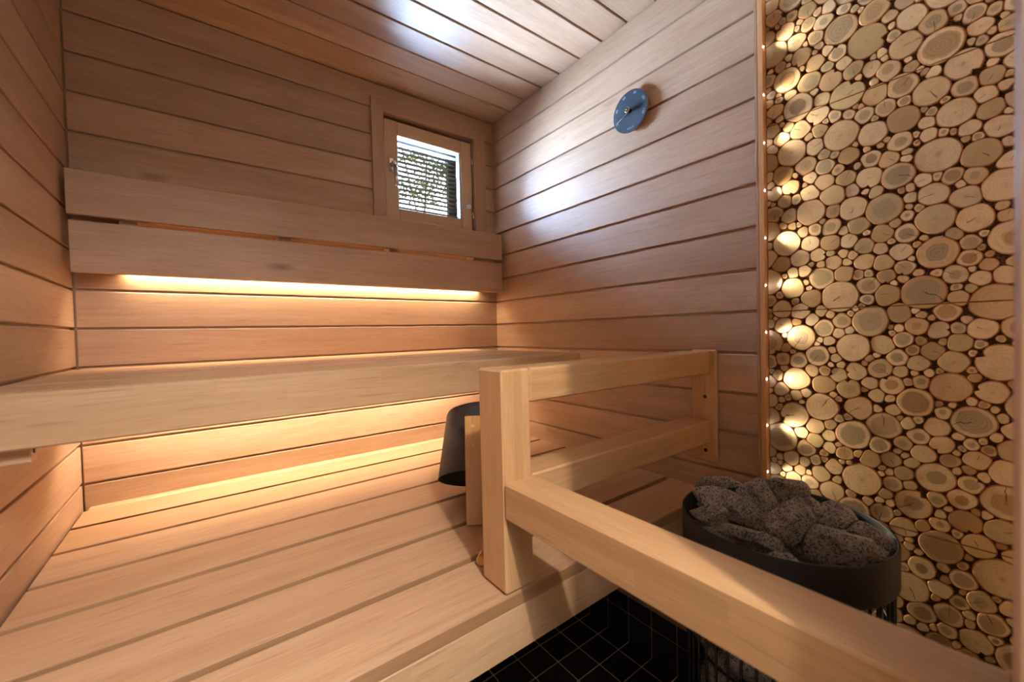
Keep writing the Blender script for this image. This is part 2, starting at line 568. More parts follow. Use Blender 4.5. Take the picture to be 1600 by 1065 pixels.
# back wall
mb = MB()
def f_back(mb, a, b_):
    y0, y1 = D, D + 0.012
    if b_ < WO[2] or a > WO[3]:
        mb.box(0.004, W + 0.02, y0, y1, a, b_, 0.0018)
    else:
        t = random.random()
        mb.box(0.004, WO[0], y0, y1, a, b_, 0.0018, tint=t)
        mb.box(WO[1], W + 0.02, y0, y1, a, b_, 0.0018, tint=t)
        if a < WO[2] - 0.01: mb.box(WO[0], WO[1], y0, y1, a, WO[2], 0.001, tint=t)
wallrows(mb, f_back, 0.171)
yb0, yb1 = D + 0.0105, D + 0.125
mb.box(-0.1, WO[0], yb0, yb1, -0.02, H + 0.1, 0, tint=.3)
mb.box(WO[1], W + 0.3, yb0, yb1, -0.02, H + 0.1, 0, tint=.3)
mb.box(WO[0], WO[1], yb0, yb1, -0.02, WO[2], 0, tint=.3)
mb.box(WO[0], WO[1], yb0, yb1, WO[3], H + 0.1, 0, tint=.3)
structure(mb.build('wall_back', M['wall']))

# left wall
mb = MB()
wallrows(mb, lambda mb, a, b_: mb.box(-0.012, 0, 0.012, D + 0.01, a, b_, 0.0018, 'y'), 0.171)
mb.box(-0.15, -0.0105, -0.1, D + 0.1, -0.02, H + 0.1, 0, 'y', tint=.3)
structure(mb.build('wall_left', M['wall']))

# right wall (boards stop at the light batten)
mb = MB()
wallrows(mb, lambda mb, a, b_: mb.box(W, W + 0.012, 0.482, D + 0.01, a, b_, 0.0018, 'y'), 0.171)
mb.box(W + 0.0105, W + 0.03, 0.47, D + 0.1, 0.16, H + 0.1, 0, 'y', tint=.3)
mb.box(W + 0.03, W + 0.3, -0.1, D + 0.1, -0.02, H + 0.1, 0, 'y', tint=.3)
structure(mb.build('wall_right', M['wall']))

# front wall with the doorway opening (right part and head over the doorway)
mb = MB()
mb.box(0.735, W + 0.1, -0.085, 0.008, -0.02, H + 0.1, 0, 'z', tint=.3)
mb.box(-0.14, 0.735, -0.085, 0.008, 2.12, H + 0.1, 0, 'x', tint=.3)
mb.box(-0.14, -0.02, -0.085, 0.008, -0.02, H + 0.1, 0, 'x', tint=.3)
structure(mb.build('wall_front', M['wall']))
mb = MB()
mb.box(0.700, 0.762, -0.10, 0.0118, 0.0, 2.15, 0.003, 'z')
mb.box(-0.02, 0.0, -0.10, 0.0118, 0.0, 2.15, 0.003, 'z')
mb.box(0.0, 0.700, -0.10, 0.0118, 2.09, 2.15, 0.003, 'x')
structure(mb.build('door_1', M['jamb']))

# ceiling: boards run along x
mb = MB()
cs = [1.714, 1.609, 1.4905, 1.372, 1.2545, 1.138, 1.021, 0.905]
while cs[-1] > 0.1: cs.append(cs[-1] - PITCH)
edges = [D + 0.01] + cs + [0.0]
for i in range(len(edges) - 1):
    b_, a = edges[i] - (GAP / 2 if i else 0), edges[i + 1] + GAP / 2
    if i <= 0: a = edges[1] + 0.001
    if i == 1: b_ = edges[1] - 0.001
    if b_ - a > .01: mb.box(-0.01, W + 0.03, a, b_, H, H + 0.012, 0.0018, 'x')
mb.box(-0.1, W + 0.3, -0.1, D + 0.2, H + 0.0105, H + 0.12, 0, 'x', tint=.3)
structure(mb.build('ceiling', M['ceil']))

# floor tiles with grout
mb = MB()
mb.box(-0.1, W + 0.1, -0.1, D + 0.1, -0.05, -0.0012, 0, mi=1)
xg = [W + 0.02, 1.484] + [1.484 - 0.1055 * k for k in range(1, 16)]
yg = [D + 0.05] + [1.632 - 0.0983 * k for k in range(0, 19)]
for i in range(len(xg) - 1):
    for j in range(len(yg) - 1):
        mb.box(xg[i + 1] + .002, xg[i] - .002, yg[j + 1] + .002, yg[j] - .002, -0.006, 0, 0.0008, mi=0)
structure(mb.build('floor', [M['tile'], M['grout']]))
# tiled plinth of the walls
mb = MB()
zt = [(0.0, 0.105), (0.108, 0.171)]
mb.box(W + 0.0025, W + 0.03, -0.1, D + 0.1, 0, 0.171, 0, mi=1)
for j in range(len(yg) - 1):
    for a, b_ in zt:
        mb.box(W, W + 0.006, max(yg[j + 1], 0.01) + .0015, yg[j] - .0015, a, b_, 0.0008)
structure(mb.build('baseboard_right', [M['tile'], M['grout']]))
mb = MB()
mb.box(0, W, D + 0.0025, D + 0.0095, 0, 0.171, 0, mi=1)
for i in range(1, len(xg) - 1):
    for a, b_ in zt:
        mb.box(max(xg[i + 1], 0) + .0015, min(xg[i], W) - .0015, D, D + 0.006, a, b_, 0.0008)
structure(mb.build('baseboard_back', [M['tile'], M['grout']]))

# washroom behind the doorway (where the photographer stands)
mb = MB()
mb.box(-0.9, 2.0, -1.80, -1.72, -0.02, 2.45, 0)
mb.box(-1.0, -0.9, -1.8, -0.08, -0.02, 2.45, 0)
mb.box(2.0, 2.1, -1.8, -0.08, -0.02, 2.45, 0)
mb.box(-1.0, 2.1, -1.8, -0.085, 2.37, 2.45, 0)
mb.box(-1.0, -0.14, -0.09, 0.0, -0.02, 2.45, 0)
mb.box(1.64, 2.1, -0.09, 0.0, -0.02, 2.45, 0)
mb.box(-0.14, 1.64, -0.10, -0.0, 2.36, 2.45, 0)
structure(mb.build('wall_washroom', M['screen_wall']))
mb = MB()
mb.box(-1.0, 2.1, -1.8, -0.1, -0.06, -0.001, 0)
structure(mb.build('floor_washroom', M['tile']))

# ------------------------------------------------------------------ window
win = thing('window_1', (1.19, D, 1.64), kind='structure')
mb = MB()   # mitred casing
cx0, cx1, cz0, cz1 = 0.907, 1.484, 1.63, 2.201
ix0, ix1, iz0, iz1 = 0.958, 1.420, 1.68, 2.146
yf, yk = D - 0.016, D + 0.012
def cas(pts, g):
    # frustum ring piece: outer/inner quads front face with small bevel
    ou = random.uniform(0, 30)
    (a, b_, c_, d_) = pts
    F = [(p[0], yf, p[1]) for p in pts]
    B = [(p[0], yk, p[1]) for p in pts]
    def uvf(p): return (ou + (p[0] if g == 'x' else p[2]), ou + (p[2] if g == 'x' else p[0]) + p[1])
    mb.poly(F, [uvf(p) for p in F], (.5,) * 3)
    for i in range(4):
        j = (i + 1) % 4
        q = [F[i], B[i], B[j], F[j]]
        mb.poly(q, [uvf(p) for p in q], (.45,) * 3)
e = 0.0006
cas([(cx0, cz0), (ix0, iz0), (ix0, iz1), (cx0, cz1)], 'z')
cas([(ix1, iz0), (cx1, cz0), (cx1, cz1), (ix1, iz1)], 'z')
cas([(cx0, cz1 - 0), (ix0, iz1 + e), (ix1, iz1 + e), (cx1, cz1)], 'x')
cas([(cx0, cz0), (cx1, cz0), (ix1, iz0 - e), (ix0, iz0 - e)], 'x')
mb.build('casing', M['casing'], win)
mb = MB()   # fixed frame in the wall opening
mb.box(ix0 - .012, ix0, D + .012, D + .122, WO[2], WO[3], 0.001, 'z')
mb.box(ix1, ix1 + .012, D + .012, D + .122, WO[2], WO[3], 0.001, 'z')
mb.box(ix0 - .012, ix1 + .012, D + .012, D + .122, iz1, iz1 + .02, 0.001, 'x')
mb.box(ix0 - .012, ix1 + .012, D + .012, D + .122, WO[2] - .004, iz0, 0.001, 'x')
mb.build('frame', M['casing'], win)
mb = MB()   # opening sash: four rails round the glass
sx0, sx1, sz0, sz1 = 0.966, 1.412, 1.683, 2.130
gx0, gx1, gz0, gz1 = 1.027, 1.352, 1.742, 2.068
ys0, ys1 = D + 0.004, D + 0.046
mb.box(sx0, gx0, ys0, ys1, sz0, sz1, 0.002, 'z', tint=.55)
mb.box(gx1, sx1, ys0, ys1, sz0, sz1, 0.002, 'z', tint=.5)
mb.box(gx0 + e, gx1 - e, ys0, ys1, gz1, sz1, 0.002, 'x', tint=.6)
mb.box(gx0 + e, gx1 - e, ys0, ys1, sz0, gz0, 0.002, 'x', tint=.6)
sash = mb.build('sash', M['sash'], win)
mb = MB()
mb.box(gx1 - .006, gx1 - .0005, D + .010, D + .044, gz0, gz1, 0.001)
mb.box(gx0 + .0005, gx0 + .004, D + .014, D + .044, gz0, gz1, 0.001)
mb.box(gx0, gx1, D + .014, D + .044, gz0, gz0 + .004, 0.001)
mb.build('glazing_bead', M['bead'], sash)
mb = MB()
mb.box(gx0, gx1, D + .014, D + .018, gz0, gz1, 0)
mb.build('glass_pane', M['glass'], sash)
mb = MB()
mb.box(gx0 - .01, gx1 + .02, D + .112, D + .116, gz0 - .02, gz1 + .03, 0)
mb.build('outer_pane', M['glass'], win)
mb = MB()   # dark outer reveal
mb.box(1.370, 1.4195, D + .048, D + .121, iz0, iz1, 0.001)
mb.box(1.345, 1.4195, D + .126, D + .150, iz0, iz1, 0.001)
mb.box(ix0 + .0005, 0.990, D + .048, D + .121, iz0, iz1, 0.001)
mb.box(0.990, 1.370, D + .048, D + .121, iz0 + .0005, 1.735, 0.001)
mb.box(0.990, 1.370, D + .095, D + .121, 2.110, iz1, 0.001)
mb.box(0.990, 1.370, D + .0465, D + .057, 2.098, iz1, 0.001)
mb.build('outer_reveal', M['dark'], win)
# lever handle
mb = MB()
hx, hz = 0.995, 1.930
mb.box(hx - .011, hx + .011, ys0 - .006, ys0, hz - .034, hz + .030, 0.003)
mb.lathe([(0.009, ys0 - .006), (0.009, ys0 - .035), (0.007, ys0 - .038)], 16, 'y', (hx, 0, hz))
h = mb.build('handle', M['chrome'], sash)
mb = MB()
mb.tube((hx, ys0 - .030, hz + .002), (hx + .006, ys0 - .036, hz - .02), 0.007, 12)
mb.tube((hx + .005, ys0 - .035, hz - .012), (hx + .008, ys0 - .037, hz - .105), 0.0085, 14)
mb.build('lever', M['chrome'], sash)
mb = MB()
mb.lathe([(0.006, ys0), (0.006, ys0 - .008), (0.0115, ys0 - .010), (0.0115, ys0 - .017), (0.009, ys0 - .019)], 20, 'y', (1.384, 0, 1.806))
mb.build('knob', M['white'], sash)
for hzz in (2.040, 1.768):
    mb = MB()
    mb.lathe([(0.003, hzz - .017), (0.0055, hzz - .014), (0.0055, hzz + .014), (0.003, hzz + .017)], 12, 'z', (1.415, D - .001, 0))
    mb.build('hinge', M['chrome'], win)

# venetian blind between the panes
bl = thing('venetian_blind', (1.19, D + .075, 1.745), 'bronze venetian blind with open slats inside the small sauna window', 'blind')
mb = MB()
mb.box(1.0205, 1.369, D + .058, D + .090, 2.0630, 2.094, 0.001)
mb.build('headrail', M['bead'], bl)
mb = MB()
pitchb = 0.0213
nsl = 14
for k in range(nsl):
    z = 2.0475 - k * pitchb
    a = math.radians(-2)
    dy, dz = 0.0125 * math.cos(a), 0.0125 * math.sin(a)
    P = []
    for s_ in (-1, -.4, .4, 1):
        P.append((s_ * dy, s_ * dz + 0.0016 * (1 - s_ * s_)))
    yc = D + .074
    for q in range(3):
        for thk in (0, -0.0006):
            y0_, z0_ = P[q]; y1_, z1_ = P[q + 1]
            mb.poly([(1.022, yc + y0_, z + z0_ + thk), (1.368, yc + y0_, z + z0_ + thk), (1.368, yc + y1_, z + z1_ + thk), (1.022, yc + y1_, z + z1_ + thk)])
mb.build('slats', M['slat'], bl)
mb = MB()
mb.box(1.022, 1.368, D + .062, D + .086, 1.746, 1.757, 0.002)
mb.build('bottom_rail', M['slat'], bl)
for xx in (1.085, 1.245):
    for dy in (-.0125, .0125):
        mb = MB()
        mb.tube((xx, D + .074 + dy, 1.75), (xx, D + .074 + dy, 2.055), 0.0007, 6)
        mb.build('ladder_cord', M['slat'], bl)

# tree outside
tr_ = thing('garden_tree', (2.75, 5.3, 0.0), 'olive green leafy tree seen outside through the window blind', 'tree')
mb = MB()
mb.tube((2.75, 5.3, 0.0), (2.80, 5.3, 2.6), 0.07, 10)
mb.tube((2.80, 5.3, 2.5), (2.95, 5.35, 4.2), 0.012, 8)
mb.tube((2.80, 5.3, 2.5), (2.45, 5.25, 3.9), 0.010, 8)
mb.build('trunk', M['bark'], tr_)
mb = MB()
rl = random.Random(3)
cl = [(rl.uniform(2.2, 3.5), rl.uniform(5.0, 5.7), rl.uniform(2.5, 4.3), rl.uniform(.12, .28)) for _ in range(22)]
for cx_, cy_, cz_, cr in cl:
    for _ in range(170):
        v = Vector((rl.gauss(0, 1), rl.gauss(0, 1), rl.gauss(0, .7))) * cr * 0.6
        p = Vector((cx_, cy_, cz_)) + v
        a = Vector((rl.gauss(0, 1), rl.gauss(0, 1), rl.gauss(0, 1))).normalized() * 0.030
        b_ = a.cross(Vector((rl.gauss(0, 1), rl.gauss(0, 1), rl.gauss(0, 1)))).normalized() * 0.014
        mb.poly([p - a, p + b_, p + a, p - b_])
lf = mb.build('foliage', M['leaf'], tr_)

# ------------------------------------------------------------------ backrest
br = thing('backrest', (0.765, 1.674, 1.375), 'two-board wooden backrest fixed along the rear wall above the upper bench', 'backrest')
tops = [MB().box(0.0105, 1.520, 1.660, 1.688, 1.5385, 1.667, 0.002, 'x', tint=.35), MB().box(0.0135, 1.517, 1.660, 1.688, 1.376, 1.5225, 0.002, 'x', tint=.42)]
for t_ in tops: t_.build('board', M['wall'], br)
for x in (0.136, 0.556, 0.969, 1.387):
    MB().box(x - .022, x + .022, 1.6885, D - .0005, 1.400, 1.655, 0.002, 'z', tint=.2).build('spacer_batten', M['wall'], br)

# LED profiles
def led(name, x0, x1, y, z, label, par=None):
    t_ = thing(name, ((x0 + x1) / 2, y, z - .01), label, 'led light')
    mb = MB()
    mb.box(x0, x1, y - .009, y + .013, z + .001, z + .004, 0.0004)
    mb.box(x0, x1, y - .010, y - .0085, z - .012, z + .004, 0.0004)
    mb.box(x0, x1, y + .012, y + .0135, z - .012, z + .004, 0.0004)
    mb.build('profile', M['alu'], t_)
    mb = MB()
    mb.box(x0 + .003, x1 - .003, y + .006, y + .0105, z - .003, z + .0005, 0.0004)
    mb.build('diffuser', M['led'], t_)
    return t_
led('led_strip', 0.12, 1.42, 1.741, 1.398, 'warm glowing led strip hidden behind the lower edge of the backrest')
led('led_strip', 0.07, 1.33, 1.632, 1.0425, 'warm glowing led strip under the rear edge of the upper bench')

# ------------------------------------------------------------------ upper bench
ub = thing('upper_bench', (0.68, 1.36, 1.006), 'upper sauna bench of pale planed boards with thick front edge', 'bench')
mb = MB()
ey = [1.006, 1.19, 1.37, 1.55, 1.70]
ey = [1.0065, 1.1535, 1.300, 1.4475, 1.595, 1.742]
for i in range(5):
    mb.box(0.012, 1.350, ey[i] + .004, ey[i + 1] - .004, 1.068, 1.096, 0.004, 'x')
mb.build('slatted_top', M['bench'], ub)
MB().box(0.004, 1.350, 0.977, 1.0055, 1.006, 1.096, 0.003, 'x', tint=.35).build('front_board', M['lam'], ub)
MB().box(0.02, 1.345, 1.50, 1.545, 1.030, 1.067, 0.002, 'x').build('support_beam', M['bench'], ub)
MB().box(1.24, 1.29, 1.01, 1.75, 1.022, 1.0665, 0.002, 'y').build('support_beam', M['bench'], ub) if False else None
cl_ = MB().box(0.0, 0.078, 1.006, 1.036, 0.978, 1.0605, 0.002, 'x', tint=.6).build('support_block', M['bench'], ub)
mb = MB()
mb.lathe([(0.0045, 0.0775), (0.0045, 0.0795)], 10, 'x', (0, 1.022, 0.996))
mb.build('screw', M['screw'], cl_)

# ------------------------------------------------------------------ lower bench
lb = thing('lower_bench', (0.77, 1.18, 0.558), 'wide lower sauna bench of pale wooden slats reaching both side walls', 'bench')
gaps = [(1.5867, 1.5715), (1.4241, 1.4094), (1.2565, 1.2430), (1.1015, 1.0845), (0.9310, 0.9150), (0.7760, 0.7595)]
edges = [1.7185] + [v for g in gaps for v in g] + [0.612]
mb = MB()
for i in range(0, len(edges), 2):
    y1, y0 = edges[i], edges[i + 1]
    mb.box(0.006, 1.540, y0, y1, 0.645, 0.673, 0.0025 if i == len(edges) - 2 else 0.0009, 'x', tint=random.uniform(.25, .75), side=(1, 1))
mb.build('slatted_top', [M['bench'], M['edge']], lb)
mb = MB()
mb.box(0.006, 1.540, 0.6125, 0.636, 0.558, 0.6447, 0.001, 'x', tint=.5)
mb.build('front_board', M['lam'], lb)
mb = MB()
mb.box(0.012, 1.540, 1.7225, D - .0005, 0.640, 0.6755, 0.006, 'x', tint=.9)
mb.build('rear_batten', M['sash'], lb)
for x in (0.05, 0.53, 1.00, 1.48):
    MB().box(x - .02, x + .02, 0.6365, 1.72, 0.600, 0.6445, 0.002, 'y').build('cross_beam', M['bench'], lb)

# ------------------------------------------------------------------ railing
rl_ = thing('railing', (1.0, 0.6, 0.676), 'chunky laminated wooden railing with corner post around the stove', 'railing')
MB().box(0.750, 0.8188, 0.612, 0.694, 0.676, 1.103, 0.004, 'z', tint=.5).build('post', M['rail'], rl_)
MB().box(0.8196, 1.5285, 0.613, 0.693, 1.0345, 1.1028, 0.0035, 'x', tint=.4).build('cross_rail', M['rail'], rl_)
MB().box(0.8196, 1.5285, 0.613, 0.693, 0.8255, 0.892, 0.0035, 'x', tint=.4).build('cross_rail', M['rail'], rl_)
MB().box(0.7495, 0.8217, 0.0122, 0.6114, 0.8222, 0.8922, 0.004, 'y', tint=.55).build('handrail', M['rail'], rl_)
bk = MB().box(1.529, W - .0003, 0.597, 0.674, 0.762, 1.106, 0.004, 'z', tint=.6).build('wall_plate', M['rail'], rl_)
for z in (0.962, 0.797):
    mb = MB()
    mb.lathe([(0.0055, 1.5278), (0.0055, 1.5296)], 14, 'x', (0, 0.631, z))
    mb.build('screw_hole', M['screw'], bk)

# ------------------------------------------------------------------ light batten
lt = thing('light_batten', (1.53, 0.47, 0.62), 'vertical wooden batten with tiny led pins beside the wood slice panels', 'light batten')
MB().box(1.5285, 1.5643, 0.4605, 0.4740, 0.18, H - .001, 0.001, 'z').build('batten', M['trim'], lt)
MB().box(1.5285, 1.5437, 0.4745, 0.4815, 0.18, H - .001, 0.001, 'z', tint=.3).build('ply_edge', M['jamb'], lt)
LZ = [0.7737 + 0.1277 * k for k in range(-2, 12)]
for i, z in enumerate(LZ):
    mb = MB()
    mb.lathe([(0.0022, 0.4604), (0.0020, 0.4592), (0.0008, 0.4586)], 10, 'y', (1.5315, 0, z))
    mb.build('led_pin', M['pin'], lt)
    ln_ = bpy.data.lights.new('led_pin_light', 'SPOT')
    ln_.energy = random.uniform(1.1, 2.6)
    ln_.color = (1.0, 0.86, 0.62)
    ln_.spot_size = math.radians(46)
    ln_.spot_blend = 1.0
    ln_.shadow_soft_size = 0.004
    lo = bpy.data.objects.new('led_pin_light', ln_)
    lo.location = (1.5315, 0.4580, z)
    lo.rotation_euler = Vector((random.uniform(.07, .12), -1, random.uniform(-.25, .25))).to_track_quat('-Z', 'Y').to_euler()
    COL.objects.link(lo)
    lamp('led_pin_glow', 'SPOT', (1.5305, 0.4570, z), 1.6, (1.0, 0.84, 0.58), direction=(-0.25, -1, 0),
         spot_size=math.radians(100), spot_blend=1.0, shadow_soft_size=0.004)

# ------------------------------------------------------------------ wood slice panels
rng = np.random.default_rng(11)
Y0, Y1, ZB, ZT = 0.013, 0.4595, 0.16, H
ctr = np.zeros((0, 2)); rad = np.zeros(0)
area_y0, area_y1 = Y0 - 0.03, Y1 + 0.0
for r, tries in ((.034, 90), (.029, 160), (.0245, 900), (.0205, 3000), (.017, 9000), (.0135, 14000), (.0105, 14000), (.0075, 16000), (.0055, 12000)):
    for _ in range(tries):
        rr = r * rng.uniform(.92, 1.10)
        p = np.array([rng.uniform(area_y0, area_y1), rng.uniform(ZB - .02, ZT + .02)])
        if len(rad):
            dd = np.hypot(*(ctr - p).T) - rad - rr
            if dd.min() < -0.0003: continue
            if len(rad) > 4 and rr > .0095 and rr < .028 and dd.min() > 0.0030: continue
        ctr = np.vstack([ctr, p]); rad = np.append(rad, rr)
PAN = [(1.7125, 2.2125), (1.2125, 1.7115), (0.7130, 1.2115), (0.2130, 0.7120)]
PX = 1.5455         # slice front plane
labels = ['wood slice wall panel nearest the ceiling, above the seam level with the wall thermometer rim',
          'upper wood slice wall panel between the two seams above the handrail',
          'wood slice wall panel between the waist-high seam and the stove rim',
          'lowest wood slice wall panel mostly hidden behind the black stove']
labels = ['wood slice wall panel topmost but one, with the slanting cut seam along its foot',
          'middle wood slice wall panel, between the slanting seam and the level seam',
          'wood slice wall panel just behind the stone heap, under the level seam',
          'lowest wood slice wall panel, beside the black stove basket']
PAN = [(2.2135, H - .001)] + PAN
labels = ['narrow strip of wood slice panel tight under the ceiling'] + labels


def clip(poly, lo, hi, ax):
    for side, lim in ((1, lo), (-1, hi)):
        out = []
        for i in range(len(poly)):
            a, b_ = poly[i], poly[(i + 1) % len(poly)]
            da, db = side * (a[ax] - lim), side * (b_[ax] - lim)
            if da >= 0: out.append(a)
            if (da >= 0) != (db >= 0):
                t = da / (da - db)
                out.append((a[0] + (b_[0] - a[0]) * t, a[1] + (b_[1] - a[1]) * t))
        poly = out
        if len(poly) < 3: return []
    return poly


NS = 26
outl = []
for i in range(len(rad)):
    c0, r0 = ctr[i], rad[i]
    dv = ctr - c0
    dist = np.hypot(*dv.T)
    nb = [j for j in np.nonzero(dist < r0 + .085)[0] if j != i]
    ph = rng.uniform(0, 6.28, 3)
    rs = []
    for k in range(NS):
        a = 2 * math.pi * k / NS
        u = np.array([math.cos(a), math.sin(a)])
        wob = 1 + .09 * math.sin(2 * a + ph[0]) + .06 * math.sin(3 * a + ph[1]) + .03 * math.sin(5 * a + ph[2])
        lim = r0 * 1.34 * wob
        for j in nb:
            dj = dist[j]
            # radical line between the two circles
            t = (dj * dj + r0 * r0 - rad[j] ** 2) / (2 * dj) - 0.0004
            cs_ = float(u @ dv[j]) / dj
            if cs_ > 0.05: lim = min(lim, t / cs_)
        rs.append(lim)
    rs = np.array(rs)
    for _ in range(2):
        sm = (np.roll(rs, 1) + 2 * rs + np.roll(rs, -1)) / 4
        rs = np.minimum(rs, sm) * .55 + sm * .45
    if rng.random() < .16 and r0 > .014:          # notch of a deep drying split
        k = rng.integers(NS); rs[k] *= .72; rs[(k + 1) % NS] *= .92
    outl.append([(c0[0] + rs[k] * math.cos(2 * math.pi * k / NS), c0[1] + rs[k] * math.sin(2 * math.pi * k / NS)) for k in range(NS)])

for (z0, z1), lab in zip(PAN, labels):
    pn = thing('wood_slice_panel', (PX, (Y0 + Y1) / 2, z0), lab, 'wall panel', 'wood slice panels on the right wall')
    MB().box(PX + .0042, PX + .0275, Y0, Y1, z0, z1, 0.0003, tint=.5).build('backing_board', M['crumb'], pn)
    mb = MB()
    for i in range(len(rad)):
        if ctr[i][1] + rad[i] * 1.4 < z0 or ctr[i][1] - rad[i] * 1.4 > z1: continue
        poly = clip(clip(outl[i], z0, z1, 1), Y0, Y1, 0)
        if len(poly) < 4: continue
        c0, r0 = ctr[i], rad[i]
        g = np.mean(poly, axis=0)
        rs_ = random.Random(i)
        tint = (rs_.random(), rs_.random(), rs_.random())
        hgt = rs_.uniform(-.0012, .0012)
        bark = 0.0011 + r0 * 0.035
        inner = []
        for p in poly:
            d_ = np.array(p) - g
            L_ = max(np.hypot(*d_), 1e-5)
            inner.append(tuple(g + d_ * max(.4, (L_ - bark) / L_)))
        n_ = len(poly)
        xf = PX + hgt
        # face (faces -x): order reversed so that normal points to -x
        F = [(xf, p[0], p[1]) for p in inner]
        uvs = [((p[0] - c0[0]) / r0, (p[1] - c0[1]) / r0) for p in inner]
        mb.poly(F[::-1], uvs[::-1], tint)
        for k in range(n_):
            k2 = (k + 1) % n_
            a, b_ = inner[k], inner[k2]; A, B = poly[k], poly[k2]
            mb.poly([(xf, a[0], a[1]), (xf, b_[0], b_[1]), (xf + .0012, B[0], B[1]), (xf + .0012, A[0], A[1])], None, tint, 1)
            mb.poly([(xf + .0012, A[0], A[1]), (xf + .0012, B[0], B[1]), (PX + .0068, B[0], B[1]), (PX + .0068, A[0], A[1])], None, tint, 1)
    mb.build('wood_slices', [M['slice'], M['slice_bark']], pn)

# ------------------------------------------------------------------ thermometer
TC = (0.884, 1.939)
tx = 1.526
th_ = thing('thermometer', (W, TC[0], TC[1] - .0715), 'round blue-grey sauna thermometer dial on the right wall', 'thermometer')
mb = MB()
mb.lathe([(0.018, W - .0005), (0.018, tx + .0045)], 24, 'x', (0, *TC))
mb.build('mounting_stub', M['trim'], th_)
mb = MB()
mb.lathe([(0.0708, tx + .0042), (0.0718, tx + .0036), (0.0718, tx + .0016), (0.0705, tx + .0008)], 72, 'x', (0, *TC))
mb.build('wooden_back', M['sash'], th_)
mb = MB()
mb.lathe([(0.0715, tx + .0013), (0.0715, tx + .0003), (0.0710, tx)], 72, 'x', (0, *TC))
dial = mb.build('dial', M['disc'], th_)
mb = MB()
mb.lathe([(0.0075, tx), (0.0075, tx - .010), (0.0095, tx - .010), (0.0095, tx - .0165), (0.0085, tx - .018)], 28, 'x', (0, *TC))
mb.build('centre_knob', M['black_metal'], th_)
mb = MB()
mb.lathe([(0.0098, tx - .0150), (0.0098, tx - .0175), (0.0080, tx - .0182)], 28, 'x', (0, *TC), closed=True)
mb.lathe([(0.0028, tx - .018), (0.0026, tx - .0196), (0.001, tx - .0202)], 14, 'x', (0, *TC), mi=1)
mb.build('knob_cap', [M['chrome'], M['brass']], th_)
a = math.radians(202)
ey_, ez_ = -math.cos(a), math.sin(a)
mb = MB()
p0 = Vector((tx - .0035, TC[0] + ey_ * .008, TC[1] + ez_ * .008))
p1 = Vector((tx - .0022, TC[0] + ey_ * .057, TC[1] + ez_ * .057))
mb.tube(p0, p1, 0.0009, 8)
mb.build('pointer', M['white'], th_)


def text_mesh(name, s, size, pos, ang, parent, mat, spacing=1.0):
    cu = bpy.data.curves.new(name + '_curve', 'FONT')
    cu.body = s; cu.size = size; cu.align_x = 'CENTER'; cu.align_y = 'CENTER'; cu.extrude = 0.0001
    cu.space_character = spacing
    to = bpy.data.objects.new('tmp', cu)
    COL.objects.link(to)
    bpy.context.view_layer.update()
    me = bpy.data.meshes.new_from_object(to.evaluated_get(bpy.context.evaluated_depsgraph_get()))
    bpy.data.objects.remove(to)
    me.name = name
    # text x axis -> world -y, text y -> world z, normal -> -x
    Rw = Matrix(((0, 0, -1), (-1, 0, 0), (0, 1, 0))).to_4x4()
    me.transform(Matrix.Translation(Vector(pos) - ORG[parent]) @ Rw @ Matrix.Rotation(ang, 4, 'Z'))
    me.materials.clear(); me.materials.append(mat)
    o = bpy.data.objects.new(name, me)
    COL.objects.link(o)
    o.parent = parent
    ORG[o] = ORG[parent]
    return o


for k, s in enumerate(('20', '40', '60', '80', '100', '120')):
    a = math.radians(203 - 45 * k)
    text_mesh('dial_number', s, 0.0125, (tx - .0002, TC[0] - math.cos(a) * .0595, TC[1] + math.sin(a) * .0595), a - math.pi / 2, dial, M['mark'])
for k, ch in enumerate('KOLO'):
    a = math.radians(-99 + 7.0 * k + 0)
    text_mesh('dial_letter', ch, 0.0085, (tx - .0002, TC[0] - math.cos(a) * .0585, TC[1] + math.sin(a) * .0585), a + math.pi / 2, dial, M['mark'])

# ------------------------------------------------------------------ bucket leaning on its handle
O = Vector((0.9565, 1.0025, 0.7440)); tilt = 0.534
hd = Vector((O.x - CAMLOC.x, O.y, 0)).normalized()
ax_ = (math.cos(tilt) * Vector((0, 0, 1)) + math.sin(tilt) * hd).normalized()
e1 = Vector((hd.y, -hd.x, 0)); e2 = ax_.cross(e1)
MBk = Matrix((( e1.x, e2.x, ax_.x, O.x), (e1.y, e2.y, ax_.y, O.y), (e1.z, e2.z, ax_.z, O.z), (0, 0, 0, 1)))
bu = thing('sauna_bucket', (O.x, O.y, 0.6735), 'black metal sauna bucket tipped upside down on the lower bench', 'bucket')
mb = MB()
R1, R2, hh = 0.1347, 0.1133, 0.202
mb.lathe([(0.0, hh), (R2 - .012, hh), (R2 - .003, hh - .004), (R2, hh - .012), (R1, 0.001), (R1 - .0008, 0), (R1 - .002, 0.001),
          (R2 - .0022, hh - .013), (R2 - .008, hh - .004), (0.0, hh - .003)], 72, 'z', M4=MBk, closed=True)
mb.build('pail', M['bucket'], bu)
